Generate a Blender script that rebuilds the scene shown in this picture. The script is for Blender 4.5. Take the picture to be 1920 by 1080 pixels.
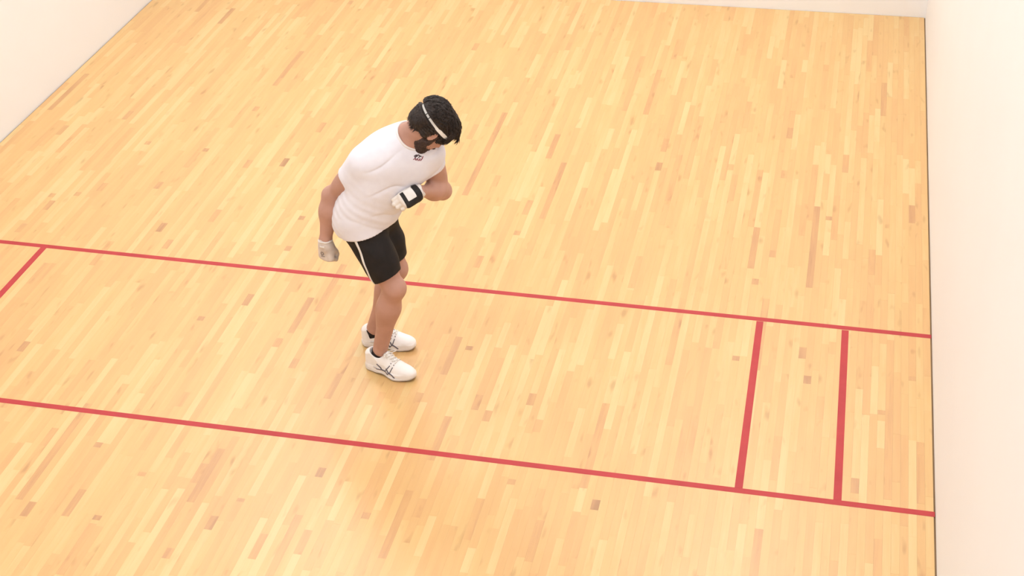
import bpy, bmesh, math, random
import numpy as np
from mathutils import Vector, Matrix
from mathutils.bvhtree import BVHTree

# ------------------------------------------------------------------ clear
for o in list(bpy.data.objects):
    bpy.data.objects.remove(o, do_unlink=True)
scene = bpy.context.scene
COL = scene.collection
rng = random.Random(11)

# ------------------------------------------------------------------ camera
cam_data = bpy.data.cameras.new('camera')
cam = bpy.data.objects.new('camera', cam_data)
COL.objects.link(cam)
CAM_R = [(0.97904306, 0.20351767, -0.00743295),
         (0.09976685, -0.51111807, -0.8537007),
         (-0.17754229, 0.83506819, -0.52071092)]
CAM_C = (5.41313802, -0.10158024, 4.85066091)
FPX = 3062.73
m = Matrix.Identity(4)
for r in range(3):
    m[r][0] = CAM_R[0][r]; m[r][1] = -CAM_R[1][r]; m[r][2] = -CAM_R[2][r]; m[r][3] = CAM_C[r]
cam.matrix_world = m
cam_data.sensor_width = 36.0
cam_data.lens = FPX * 36.0 / 1920.0
cam_data.clip_start = 0.05
scene.camera = cam

# ------------------------------------------------------------------ world, lights, exposure
world = bpy.data.worlds.new('world'); scene.world = world
world.use_nodes = True
world.node_tree.nodes['Background'].inputs[0].default_value = (1.0, 0.97, 0.93, 1)
world.node_tree.nodes['Background'].inputs[1].default_value = 0.3
scene.view_settings.view_transform = 'Standard'
scene.view_settings.look = 'None'
scene.view_settings.gamma = 1.0
scene.view_settings.use_curve_mapping = False
scene.view_settings.exposure = 0.0

CW, CL, CH = 6.096, 12.192, 6.10          # a regulation four-wall court
def area(name, loc, sx, sy, power, col=(1.0, 0.985, 0.975)):
    l = bpy.data.lights.new(name, 'AREA'); l.shape = 'RECTANGLE'
    l.size = sx; l.size_y = sy; l.energy = power; l.color = col
    o = bpy.data.objects.new(name, l); o.location = loc
    COL.objects.link(o)
for iy in range(4):
    for ix in range(2):
        area('ceiling_lamp', (1.05 + ix * 4.0, (1.5, 4.6, 7.7, 11.5)[iy], CH - 0.06), 1.2, 1.2, (63.0, 58.0, 41.0, 100.0)[iy])

# ------------------------------------------------------------------ material helpers
def new_mat(name, rough=0.6, base=(0.8, 0.8, 0.8), spec=0.5):
    mt = bpy.data.materials.new(name); mt.use_nodes = True
    nt = mt.node_tree
    b = nt.nodes['Principled BSDF']
    b.inputs['Base Color'].default_value = (*base, 1)
    b.inputs['Roughness'].default_value = rough
    b.inputs['Specular IOR Level'].default_value = spec
    return mt, nt, b
def node(nt, kind, **kw):
    n = nt.nodes.new(kind)
    for k, v in kw.items():
        setattr(n, k, v)
    return n
def ramp(nt, fac, stops):
    r = node(nt, 'ShaderNodeValToRGB')
    el = r.color_ramp.elements
    while len(el) < len(stops): el.new(0.5)
    for e, (p, c) in zip(el, stops):
        e.position = p; e.color = (*c, 1)
    nt.links.new(fac, r.inputs[0])
    return r.outputs[0]
def noisy(name, c0, c1, scale, rough, bump=0.0, spec=0.4, stretch=(1, 1, 1), detail=4.0, coords='Object', bscale=None):
    """colour drifts between c0 and c1 with a noise of the given scale, optional fine relief"""
    mt, nt, b = new_mat(name, rough, c0, spec)
    tc = node(nt, 'ShaderNodeTexCoord'); mp = node(nt, 'ShaderNodeMapping')
    mp.inputs['Scale'].default_value = stretch
    nt.links.new(tc.outputs[coords], mp.inputs[0])
    n = node(nt, 'ShaderNodeTexNoise'); n.inputs['Scale'].default_value = scale; n.inputs['Detail'].default_value = detail
    nt.links.new(mp.outputs[0], n.inputs['Vector'])
    nt.links.new(ramp(nt, n.outputs['Fac'], [(0.3, c0), (0.7, c1)]), b.inputs['Base Color'])
    if bump:
        n2 = node(nt, 'ShaderNodeTexNoise'); n2.inputs['Scale'].default_value = bscale or scale * 8
        nt.links.new(mp.outputs[0], n2.inputs['Vector'])
        bp = node(nt, 'ShaderNodeBump'); bp.inputs['Strength'].default_value = bump; bp.inputs['Distance'].default_value = 0.002
        nt.links.new(n2.outputs['Fac'], bp.inputs['Height']); nt.links.new(bp.outputs[0], b.inputs['Normal'])
    return mt

M = {}
M['wall'] = noisy('painted_wall', (0.86, 0.86, 0.87), (0.875, 0.875, 0.885), 1.3, 0.6, bump=0.05, bscale=60)
M['front_wall'] = noisy('painted_front_wall', (0.93, 0.935, 0.945), (0.94, 0.945, 0.955), 1.3, 0.45, bump=0.05, bscale=60)
M['ceiling'] = noisy('ceiling_paint', (0.62, 0.62, 0.61), (0.64, 0.64, 0.63), 2.0, 0.8)
M['subfloor'] = noisy('subfloor', (0.20, 0.125, 0.065), (0.25, 0.16, 0.085), 3.0, 0.9)
M['red_paint'] = noisy('red_line_paint', (0.41, 0.030, 0.034), (0.47, 0.040, 0.042), 9.0, 0.6, bump=0.05, bscale=200)
M['skin'] = noisy('skin', (0.455, 0.25, 0.19), (0.52, 0.29, 0.225), 14.0, 0.55, bump=0.1, bscale=400)
M['shirt'] = noisy('white_jersey', (0.77, 0.75, 0.82), (0.80, 0.785, 0.85), 30.0, 0.85, bump=0.25, bscale=500, spec=0.2)
M['rib'] = noisy('white_rib_knit', (0.84, 0.80, 0.79), (0.80, 0.75, 0.75), 60.0, 0.85, bump=0.3, bscale=600, spec=0.2)
M['shorts'] = noisy('black_shorts_cloth', (0.012, 0.010, 0.010), (0.018, 0.014, 0.014), 20.0, 0.7, bump=0.2, bscale=500, spec=0.25)
M['white_trim'] = noisy('white_trim', (0.85, 0.83, 0.81), (0.80, 0.77, 0.75), 40.0, 0.7, spec=0.2)
M['hair'] = noisy('dark_hair', (0.010, 0.006, 0.005), (0.028, 0.016, 0.012), 90.0, 0.5, bump=0.5, bscale=300, spec=0.4)
M['beard'] = noisy('beard_hair', (0.034, 0.022, 0.019), (0.085, 0.052, 0.043), 120.0, 0.7, bump=0.6, bscale=500, spec=0.25)
M['black_elastic'] = noisy('black_elastic', (0.012, 0.010, 0.011), (0.022, 0.018, 0.019), 60.0, 0.6, spec=0.3)
M['headband'] = noisy('headband_cloth', (0.86, 0.84, 0.80), (0.78, 0.75, 0.71), 80.0, 0.8, bump=0.3, bscale=400, spec=0.2)
M['glove'] = noisy('glove_leather', (0.74, 0.67, 0.63), (0.58, 0.50, 0.46), 26.0, 0.6, bump=0.25, bscale=120, spec=0.35)
M['glove_white'] = noisy('white_glove_leather', (0.84, 0.80, 0.76), (0.72, 0.66, 0.62), 26.0, 0.6, bump=0.25, bscale=120, spec=0.35)
M['grey_print'] = noisy('grey_print', (0.20, 0.17, 0.17), (0.28, 0.24, 0.24), 60.0, 0.6)
M['maroon_print'] = noisy('maroon_print', (0.22, 0.045, 0.06), (0.30, 0.07, 0.09), 60.0, 0.7)
M['dark_print'] = noisy('dark_print', (0.04, 0.02, 0.03), (0.07, 0.04, 0.05), 60.0, 0.7)
M['shoe'] = noisy('white_shoe_leather', (0.86, 0.83, 0.81), (0.82, 0.78, 0.76), 24.0, 0.45, bump=0.1, bscale=90)
M['mesh_panel'] = noisy('grey_mesh_panel', (0.55, 0.51, 0.50), (0.70, 0.66, 0.64), 90.0, 0.7)
M['sole'] = noisy('rubber_sole', (0.78, 0.74, 0.71), (0.68, 0.63, 0.60), 20.0, 0.6)
M['outsole'] = noisy('grey_outsole', (0.34, 0.30, 0.28), (0.42, 0.38, 0.35), 20.0, 0.7)
M['stripe'] = noisy('slate_stripe', (0.10, 0.095, 0.125), (0.16, 0.15, 0.18), 60.0, 0.4)
M['sock'] = noisy('black_sock', (0.016, 0.012, 0.012), (0.03, 0.022, 0.022), 60.0, 0.9, bump=0.4, bscale=500, spec=0.2)
M['lace'] = noisy('white_lace', (0.86, 0.82, 0.76), (0.80, 0.76, 0.71), 60.0, 0.8)
M['eye'] = noisy('eye_white', (0.75, 0.72, 0.70), (0.80, 0.77, 0.75), 20.0, 0.2)
M['iris'] = noisy('brown_iris', (0.03, 0.015, 0.008), (0.06, 0.03, 0.015), 200.0, 0.15)
M['lip'] = noisy('lips', (0.34, 0.13, 0.11), (0.38, 0.16, 0.13), 60.0, 0.5)

def plank_material():
    mt, nt, b = new_mat('maple_strip', 0.4, (0.8, 0.6, 0.3), 0.45)
    L = nt.links
    oi = node(nt, 'ShaderNodeObjectInfo')
    at = node(nt, 'ShaderNodeAttribute', attribute_name='tone')
    sep = node(nt, 'ShaderNodeSeparateColor'); L.new(oi.outputs['Color'], sep.inputs[0])
    sepa = node(nt, 'ShaderNodeSeparateColor'); L.new(at.outputs['Color'], sepa.inputs[0])
    def add(a, c):
        n = node(nt, 'ShaderNodeMath', operation='ADD'); L.new(a, n.inputs[0]); L.new(c, n.inputs[1]); return n.outputs[0]
    tone = add(sep.outputs[0], sepa.outputs[0])       # light .. dark of the strip
    seed = add(sep.outputs[1], sepa.outputs[1])       # its own place in the grain
    geo = node(nt, 'ShaderNodeNewGeometry')
    comb = node(nt, 'ShaderNodeCombineXYZ')
    mul = node(nt, 'ShaderNodeMath', operation='MULTIPLY'); L.new(seed, mul.inputs[0]); mul.inputs[1].default_value = 37.0
    L.new(mul.outputs[0], comb.inputs[2]); L.new(mul.outputs[0], comb.inputs[1])
    vadd = node(nt, 'ShaderNodeVectorMath', operation='ADD'); L.new(geo.outputs['Position'], vadd.inputs[0]); L.new(comb.outputs[0], vadd.inputs[1])
    def noise(sx, sy, scale, detail=3.0, rough=0.5):
        mp = node(nt, 'ShaderNodeMapping'); mp.inputs['Scale'].default_value = (sx, sy, 1); L.new(vadd.outputs[0], mp.inputs[0])
        n = node(nt, 'ShaderNodeTexNoise'); n.inputs['Scale'].default_value = scale; n.inputs['Detail'].default_value = detail
        n.inputs['Roughness'].default_value = rough
        L.new(mp.outputs[0], n.inputs['Vector']); return n.outputs['Fac']
    g1 = noise(26, 2.2, 1.0)            # soft figure
    g2 = noise(150, 5.0, 1.0, 4.0)      # fine grain
    g3 = noise(22, 5.5, 1.0, 1.0)       # mineral streaks
    def madd(a, k, c):
        n = node(nt, 'ShaderNodeMath', operation='MULTIPLY_ADD'); L.new(a, n.inputs[0]); n.inputs[1].default_value = k
        if isinstance(c, float): n.inputs[2].default_value = c
        else: L.new(c, n.inputs[2])
        return n.outputs[0]
    t = madd(g1, 0.50, -0.25); t = add(tone, t)
    t2 = madd(g2, 0.20, -0.10); t = add(t, t2)
    col = ramp(nt, t, [(0.0, (0.69, 0.495, 0.225)), (0.30, (0.67, 0.425, 0.172)), (0.62, (0.635, 0.365, 0.150)), (0.85, (0.53, 0.285, 0.125)), (1.0, (0.39, 0.205, 0.09))])
    st = ramp(nt, g3, [(0.66, (0, 0, 0)), (0.80, (1, 1, 1))])
    mx = node(nt, 'ShaderNodeMix', data_type='RGBA'); mx.blend_type = 'MULTIPLY'
    fm = node(nt, 'ShaderNodeMath', operation='MULTIPLY'); L.new(st, fm.inputs[0]); fm.inputs[1].default_value = 0.55
    L.new(fm.outputs[0], mx.inputs[0]); L.new(col, mx.inputs[6]); mx.inputs[7].default_value = (0.62, 0.52, 0.46, 1)
    L.new(mx.outputs[2], b.inputs['Base Color'])
    bp = node(nt, 'ShaderNodeBump'); bp.inputs['Strength'].default_value = 0.06; bp.inputs['Distance'].default_value = 0.001
    L.new(g2, bp.inputs['Height']); L.new(bp.outputs[0], b.inputs['Normal'])
    b.inputs['Coat Weight'].default_value = 0.15; b.inputs['Coat Roughness'].default_value = 0.25
    return mt
M['plank'] = plank_material()

# ------------------------------------------------------------------ object helpers
def link(name, me, mat, parent=None, smooth=False):
    o = bpy.data.objects.new(name, me); COL.objects.link(o)
    if mat is not None: me.materials.append(mat)
    if parent is not None: o.parent = parent
    if smooth:
        me.polygons.foreach_set('use_smooth', [True] * len(me.polygons))
    return o
def mesh_from(name, verts, faces):
    me = bpy.data.meshes.new(name); me.from_pydata([tuple(v) for v in verts], [], [tuple(f) for f in faces]); me.update()
    return me
def box_mesh(name, x0, x1, y0, y1, z0, z1):
    v = [(x0, y0, z0), (x1, y0, z0), (x1, y1, z0), (x0, y1, z0), (x0, y0, z1), (x1, y0, z1), (x1, y1, z1), (x0, y1, z1)]
    f = [(0, 3, 2, 1), (4, 5, 6, 7), (0, 1, 5, 4), (1, 2, 6, 5), (2, 3, 7, 6), (3, 0, 4, 7)]
    return mesh_from(name, v, f)
def structure(name, me, mat):
    o = link(name, me, mat); o['kind'] = 'structure'; return o

# ------------------------------------------------------------------ the room
GB = -2.6                                   # gallery behind and above the back wall
structure('wall_right', box_mesh('wall_right', CW, CW + .15, GB, CL + .15, -.1, CH), M['wall'])
structure('wall_left', box_mesh('wall_left', -.15, 0, GB, CL + .15, -.1, CH), M['wall'])
def front_y(x): return 12.044 + x * 0.0347        # the front wall stands slightly out of square
fw_me = box_mesh('wall_front', 0, CW, CL, CL + .2, -.1, CH)
for v in fw_me.vertices:
    if v.co.y < CL + .1: v.co.y = front_y(v.co.x)
structure('wall_front', fw_me, M['front_wall'])
structure('wall_back', box_mesh('wall_back', 0, CW, -.06, 0, -.1, 3.66), M['wall'])
structure('wall_gallery', box_mesh('wall_gallery', 0, CW, GB - .1, GB, -.1, CH), M['wall'])
structure('ceiling', box_mesh('ceiling', -.15, CW + .15, GB - .1, CL + .15, CH, CH + .1), M['ceiling'])
floor = structure('floor', box_mesh('floor', 0, CW, GB, CL + .1, -.1, -.006), M['subfloor'])

# maple strips, 38 mm wide, random lengths; the 300 that show largest are parts, the rest one stuff part
SW, GAP, EDGE = 0.0381, 0.00025, 0.009
nrow = int((CW - 2 * EDGE) / SW)
SWX = (CW - 2 * EDGE) / nrow
planks = []
def project(x, y, z=0.0):
    d = (x - CAM_C[0], y - CAM_C[1], z - CAM_C[2])
    c = [sum(CAM_R[i][k] * d[k] for k in range(3)) for i in range(3)]
    return 960 + FPX * c[0] / c[2], 540 + FPX * c[1] / c[2], c[2]
def tone_pick():
    r = rng.random()
    if r < .16: t = rng.uniform(.02, .16)
    elif r < .80: t = rng.uniform(.20, .48)
    elif r < .985: t = rng.uniform(.46, .60)
    else: t = rng.uniform(.62, .80)
    return t
# strips that stand out in the photograph: x, from y, to y, tone
MARKED = [(3.672, 7.006, 7.046, 0.9), (5.091, 7.18, 7.226, 0.9), (5.436, 7.268, 7.377, 0.85), (5.438, 7.036, 7.11, 0.85), (5.871, 6.157, 7.541, 0.62), (6.036, 6.148, 6.531, 0.66),
(5.729, 6.167, 6.283, 0.8), (5.831, 6.834, 6.871, 0.72), (5.992, 7.169, 7.209, 0.72), (5.519, 6.736, 6.933, 0.55), (5.323, 6.191, 6.549, 0.56), (5.041, 6.134, 6.414, 0.52), (5.424,
8.005, 8.989, 0.8), (5.204, 9.914, 10.079, 0.82), (5.785, 10.388, 10.946, 0.75), (5.553, 9.484, 9.739, 0.7), (4.879, 8.958, 9.322, 0.62), (5.5, 8.826, 8.874, 0.82), (5.204, 8.309,
8.391, 0.78), (5.126, 7.98, 8.046, 0.78), (5.949, 9.264, 9.753, 0), (5.543, 8.588, 9.155, 0.6), (4.402, 9.285, 9.4, 0.88), (4.508, 8.88, 9.535, 0.65), (4.405, 9.559, 9.759, 0.7),
(4.148, 8.537, 9.852, 0), (3.778, 9.807, 10.305, 0), (3.671, 8.282, 8.336, 0.75), (3.644, 8.542, 8.731, 0.72), (3.515, 7.861, 7.999, 0.72), (4.42, 7.806, 8.176, 0.6), (4.566,
9.203, 10.146, 0.6), (1.276, 6.528, 6.627, 0.85), (2.336, 7.206, 7.329, 0.86), (2.13, 7.007, 7.052, 0.85), (1.712, 6.15, 6.527, 0.62), (2.78, 6.657, 6.748, 0.76), (3.033, 6.425,
6.658, 0.72), (2.579, 6.143, 6.571, 0), (2.043, 5.808, 5.849, 0.85), (2.316, 6.212, 6.342, 0.62), (2.12, 5.282, 5.485, 0.76), (1.925, 5.244, 5.352, 0.86), (2.271, 5.284, 5.318,
0.86), (2.265, 4.897, 5.259, 0.66), (3.218, 5.793, 5.868, 0.86), (2.818, 5.32, 5.42, 0.8), (3.068, 5.165, 5.343, 0.72), (3.296, 5.236, 5.408, 0.68), (2.699, 5.093, 5.165, 0.72),
(2.889, 5.542, 5.568, 0.78), (2.35, 5.634, 5.665, 0.72), (3.681, 6.026, 6.397, 0.72), (3.665, 5.283, 5.779, 0.74), (3.737, 5.591, 5.732, 0.68), (4.538, 5.806, 5.882, 0.95), (4.307,
5.39, 5.685, 0.72), (4.51, 5.452, 5.757, 0.56), (4.014, 5.481, 5.786, 0.62), (3.807, 6.476, 6.612, 0.76), (4.086, 6.57, 6.676, 0.76), (4.465, 5.777, 5.956, 0), (4.034, 5.263,
5.431, 0), (3.491, 5.535, 5.582, 0.82), (4.113, 5.916, 5.959, 0.76), (0.322, 9.041, 9.187, 0.76), (0.939, 8.332, 8.443, 0.76), (0.661, 8.198, 8.249, 0.76), (0.823, 8.244, 8.295,
0.72), (1.526, 7.908, 8.019, 0.88), (1.627, 7.722, 7.832, 0.84), (1.981, 8.879, 8.997, 0.92), (1.749, 8.813, 8.927, 0.76), (2.062, 9.409, 9.563, 0.76), (0.68, 9.349, 9.488, 0.76),
(1.794, 8.087, 8.245, 0.66), (2.32, 8.215, 8.265, 0.84), (0.987, 9.013, 9.063, 0.76), (1.401, 8.988, 9.036, 0.84), (2.347, 7.848, 7.894, 0.82)]
for i in range(nrow):
    x0 = EDGE + i * SWX
    mine = sorted((a, e, t) for x, a, e, t in MARKED if x0 <= x < x0 + SWX)
    yend = front_y(x0 + SWX / 2) - .004
    y = EDGE
    first = rng.uniform(.1, .7)
    while y < yend:
        nxt = next((f for f in mine if f[0] >= y - 1e-6), None)
        if nxt and nxt[0] - y < .012:
            ln, tone = nxt[1] - y, nxt[2]
        else:
            ln = first or rng.choice([rng.uniform(.22, .55), rng.uniform(.35, .95), rng.uniform(.5, 1.25)])
            tone = tone_pick(); first = None
            if rng.random() < .022: ln = rng.uniform(.07, .16); tone = rng.uniform(.5, .8)
            if nxt and y + ln > nxt[0]: ln = nxt[0] - y
        e = min(y + ln, yend)
        if e - y > .01:
            planks.append((x0 + GAP / 2, x0 + SWX - GAP / 2, y + GAP / 2, e - GAP / 2, rng.uniform(-.0002, .0), tone, rng.random()))
        y = e if e < yend else yend + 1
def shown(p):
    a = 0.0
    for k in range(6):
        u, v, w = project((p[0] + p[1]) / 2, p[2] + (p[3] - p[2]) * (k + .5) / 6)
        if w > .5 and 0 < u < 1920 and 0 < v < 1080: a += (p[1] - p[0]) * (p[3] - p[2]) / 6 / w ** 3
    return a
planks.sort(key=shown, reverse=True)
unit = box_mesh('plank', -.5, .5, -.5, .5, -1, 0)
unit.materials.append(M['plank'])
for p in planks[:300]:
    o = bpy.data.objects.new('plank', unit); COL.objects.link(o); o.parent = floor
    o.location = ((p[0] + p[1]) / 2, (p[2] + p[3]) / 2, p[4]); o.scale = (p[1] - p[0], p[3] - p[2], .006)
    o.color = (p[5], p[6], 0, 1)
vs, fs, tn = [], [], []
for p in planks[300:]:
    b = len(vs); x0, x1, y0, y1, z1 = p[:5]; z0 = z1 - .006
    vs += [(x0, y0, z0), (x1, y0, z0), (x1, y1, z0), (x0, y1, z0), (x0, y0, z1), (x1, y0, z1), (x1, y1, z1), (x0, y1, z1)]
    fs += [(b + 4, b + 5, b + 6, b + 7), (b, b + 1, b + 5, b + 4), (b + 1, b + 2, b + 6, b + 5), (b + 2, b + 3, b + 7, b + 6), (b + 3, b, b + 4, b + 7)]
    tn += [(p[5], p[6], 0, 1)] * 8
me = mesh_from('plank', vs, fs)
ca = me.color_attributes.new('tone', 'FLOAT_COLOR', 'POINT'); ca.data.foreach_set('color', np.array(tn, np.float32).ravel())
rest = link('maple_strip', me, M['plank'], floor); rest['kind'] = 'stuff'; rest.color = (0, 0, 0, 1)
rest['label'] = 'remaining pale maple floor strips towards the walls'

# red court lines, painted on the strips
def line(name, a, b, w, label):
    d = Vector((b[0] - a[0], b[1] - a[1], 0)).normalized(); n = Vector((-d.y, d.x, 0)) * w / 2
    A, B = Vector((*a, 0)), Vector((*b, 0)); z0, z1 = Vector((0, 0, .0001)), Vector((0, 0, .0005))
    c = [A - n, B - n, B + n, A + n]
    vs = [p + z0 for p in c] + [p + z1 for p in c]
    o = link(name, mesh_from(name, vs, [(0, 3, 2, 1), (4, 5, 6, 7), (0, 1, 5, 4), (1, 2, 6, 5), (2, 3, 7, 6), (3, 0, 4, 7)]), M['red_paint'], floor)
    o['label'] = label
line('service_line', (0.004, 7.612), (CW - .004, 7.6165), .038, 'long red service line across the floor, the farther of the two long lines')
line('short_line', (0.004, 6.090), (CW - .004, 6.0797), .038, 'long red short line across the floor, the nearer of the two long lines')
line('service_box_line', (5.634, 7.592), (5.6463, 6.100), .038, 'short red line nearest the right wall between the long lines')
line('drive_line', (5.1715, 7.593), (5.1845, 6.101), .038, 'short red line second from the right wall between the long lines')
line('drive_line', (0.921, 7.593), (0.906, 6.108), .038, 'short red line by the left wall between the long lines')

# ------------------------------------------------------------------ implicit modelling: sums of soft shapes turned into one surface
def V3(*a): return np.array(a, float)
def unit_(v): v = np.asarray(v, float); return v / np.linalg.norm(v)
def frame(front, up):
    """columns front, left, up"""
    u = unit_(up); f = np.asarray(front, float); f = unit_(f - u * (f @ u)); l = np.cross(u, f)
    return np.stack([f, l, u], 1)
def cone(a, b, ra, rb):                      # tapered limb with round ends
    a = np.asarray(a, float); b = np.asarray(b, float); ba = b - a; l2 = float(ba @ ba)
    def f(P):
        pa = P - a; h = np.clip(pa @ ba / l2, 0, 1)
        return np.sqrt(((pa - h[:, None] * ba) ** 2).sum(1)) - (ra + (rb - ra) * h)
    return f
def ell(c, Fr, r):                           # ellipsoid, radii along front, left, up
    c = np.asarray(c, float); r = np.asarray(r, float)
    def f(P):
        q = (P - c) @ Fr; k0 = np.sqrt(((q / r) ** 2).sum(1)) + 1e-9; k1 = np.sqrt(((q / r ** 2) ** 2).sum(1)) + 1e-9
        return k0 * (k0 - 1) / k1
    return f
def flatcone(a, b, ra, rb, wide, squash):    # tapered limb with an oval section: 'wide' is the axis that is divided by squash
    a = np.asarray(a, float); b = np.asarray(b, float); ba = b - a; ax = unit_(ba); w = np.asarray(wide, float); w = unit_(w - ax * (w @ ax)); l2 = float(ba @ ba)
    def f(P):
        pa = P - a; h = np.clip(pa @ ba / l2, 0, 1); q = pa - h[:, None] * ba
        qw = q @ w; q2 = (q ** 2).sum(1) - qw ** 2
        return (np.sqrt(np.maximum(q2, 0) + (qw / squash) ** 2 + 1e-12) - (ra + (rb - ra) * h)) * min(1.0, (1 + squash) / 2 if squash < 1 else 1.0)
    return f
def smin(a, b, k):
    h = np.maximum(k - np.abs(a - b), 0) / k
    return np.minimum(a, b) - h * h * k * .25
def blend(prims):                            # list of (shape, k); k < 0 carves the shape out
    def f(P):
        d = None
        for s, k in prims:
            e = s(P)
            if d is None: d = e
            elif k > 0: d = smin(d, e, k)
            else: d = -smin(-d, e, -k)
        return d
    return f
def surface(name, sdf, lo, hi, h, mat, parent, smooth=True):
    """one closed mesh of the zero level of sdf, evaluated only in the blocks the surface crosses"""
    lo = np.asarray(lo, float); hi = np.asarray(hi, float); B = 8
    nb = np.ceil((hi - lo) / (h * B)).astype(int)
    I = np.stack(np.meshgrid(*[np.arange(n) for n in nb], indexing='ij'), -1).reshape(-1, 3)
    d = sdf(lo + (I + .5) * h * B)
    I = I[np.abs(d) < h * B * .87 * 1.9 + .006]
    g = np.arange(B + 1); G = np.stack(np.meshgrid(g, g, g, indexing='ij'), -1).reshape(-1, 3)
    vals = np.empty((len(I), (B + 1) ** 3), np.float32)
    for s in range(0, len(I), 400):
        idx = (I[s:s + 400, None, :] * B + G[None]).reshape(-1, 3)
        vals[s:s + 400] = sdf(lo + idx * h).reshape(-1, (B + 1) ** 3)
    D = vals.reshape(-1, B + 1, B + 1, B + 1); N = nb * B + 2
    S = D < 0
    c8 = [(i, j, k) for i in (0, 1) for j in (0, 1) for k in (0, 1)]
    cnt = sum(S[:, i:B + i, j:B + j, k:B + k].astype(np.int8) for i, j, k in c8)
    bi, x, y, z = np.nonzero((cnt > 0) & (cnt < 8))
    cell = I[bi] * B + np.stack([x, y, z], 1)
    cv = np.stack([D[bi, x + i, y + j, z + k] for i, j, k in c8], 1)
    acc = np.zeros((len(bi), 3)); num = np.zeros(len(bi))
    for a in range(8):
        for b in range(a + 1, 8):
            pa, pb = np.array(c8[a]), np.array(c8[b])
            if np.abs(pa - pb).sum() != 1: continue
            va, vb = cv[:, a], cv[:, b]; ok = (va < 0) != (vb < 0)
            t = np.where(ok, va / np.where(ok, va - vb, 1), 0)
            acc += np.where(ok[:, None], pa + t[:, None] * (pb - pa), 0); num += ok
    pos = lo + (cell + acc / num[:, None]) * h
    key = (cell[:, 0] * N[1] + cell[:, 1]) * N[2] + cell[:, 2]
    order = np.argsort(key); key = key[order]; pos = pos[order]
    quads = []
    for ax in range(3):
        e = [0, 0, 0]; e[ax] = 1
        A = S[:, :B, :B, :B]; Bq = S[:, e[0]:B + e[0], e[1]:B + e[1], e[2]:B + e[2]]
        bi, x, y, z = np.nonzero(A != Bq)
        base = I[bi] * B + np.stack([x, y, z], 1); flip = A[bi, x, y, z]
        u, v = (ax + 1) % 3, (ax + 2) % 3
        ks = []
        for du, dv in ((0, 0), (1, 0), (1, 1), (0, 1)):
            c = base.copy(); c[:, u] -= du; c[:, v] -= dv
            k = (c[:, 0] * N[1] + c[:, 1]) * N[2] + c[:, 2]
            p = np.clip(np.searchsorted(key, k), 0, len(key) - 1)
            ks.append(np.where(key[p] == k, p, -1))
        q = np.stack(ks, 1); ok = (q >= 0).all(1); q = q[ok]; fl = flip[ok]
        q[~fl] = q[~fl][:, ::-1]
        quads.append(q)
    q = np.concatenate(quads)
    me = bpy.data.meshes.new(name)
    me.vertices.add(len(pos)); me.vertices.foreach_set('co', pos.astype(np.float32).ravel())
    me.loops.add(q.size); me.loops.foreach_set('vertex_index', q.astype(np.int32).ravel())
    me.polygons.add(len(q)); me.polygons.foreach_set('loop_start', np.arange(0, q.size, 4, dtype=np.int32))
    me.update(calc_edges=True); me.validate()
    return link(name, me, mat, parent, smooth)
def bvh_of(o):
    me = o.data
    return BVHTree.FromPolygons([v.co for v in me.vertices], [p.vertices[:] for p in me.polygons])
def ribbon(name, tree, pts, w, mat, parent, lift=.0016, thick=.0022, n=None, taper=0.0, closed=False, proj_dir=None):
    """a thin raised strip that follows the surface 'tree' along the guide points"""
    P = [Vector(p) for p in pts]
    if n:                                    # resample (Catmull-Rom)
        Q = []
        for t in range(n + (0 if closed else 1)):
            s = t / n * (len(P) if closed else len(P) - 1); i = int(s); f = s - i
            if not closed and i >= len(P) - 1: i, f = len(P) - 2, 1.0
            g = (lambda k: P[k % len(P)]) if closed else (lambda k: P[max(0, min(len(P) - 1, k))])
            a, b, c, d = g(i - 1), g(i), g(i + 1), g(i + 2)
            Q.append(.5 * ((2 * b) + (c - a) * f + (2 * a - 5 * b + 4 * c - d) * f * f + (3 * b - a - 3 * c + d) * f ** 3))
        P = Q
    C, Nn = [], []
    for p in P:
        loc, nor, _, _ = tree.find_nearest(p); C.append(loc); Nn.append(nor)
    vs, fs = [], []; L = len(C)
    for i in range(L):
        a = C[i - 1] if (i or closed) else C[i]; b = C[(i + 1) % L] if (i < L - 1 or closed) else C[i]
        t = (b - a); t = t.normalized() if t.length > 1e-7 else Vector((1, 0, 0))
        s = Nn[i].cross(t).normalized(); ww = w / 2 * (1 - taper * abs(2 * i / (L - 1) - 1) ** 2)
        for k in (-1, 0, 1):
            q = C[i] + s * ww * k; loc, nor, _, _ = tree.find_nearest(q)
            vs.append(loc + nor * lift); vs.append(loc + nor * (lift - thick))
    m6 = 6
    rngi = L if closed else L - 1
    for i in range(rngi):
        a, b = i * m6, ((i + 1) % L) * m6
        fs += [(a, a + 2, b + 2, b), (a + 2, a + 4, b + 4, b + 2), (a + 1, b + 1, b + 3, a + 3), (a + 3, b + 3, b + 5, a + 5), (a, b, b + 1, a + 1), (a + 4, a + 5, b + 5, b + 4)]
    if not closed:
        e = (L - 1) * m6
        fs += [(0, 1, 3, 2), (2, 3, 5, 4), (e, e + 2, e + 3, e + 1), (e + 2, e + 4, e + 5, e + 3)]
    me = mesh_from(name, vs, fs)
    bm = bmesh.new(); bm.from_mesh(me); bmesh.ops.recalc_face_normals(bm, faces=bm.faces); bm.to_mesh(me); bm.free()
    return link(name, me, mat, parent, True)
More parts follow.
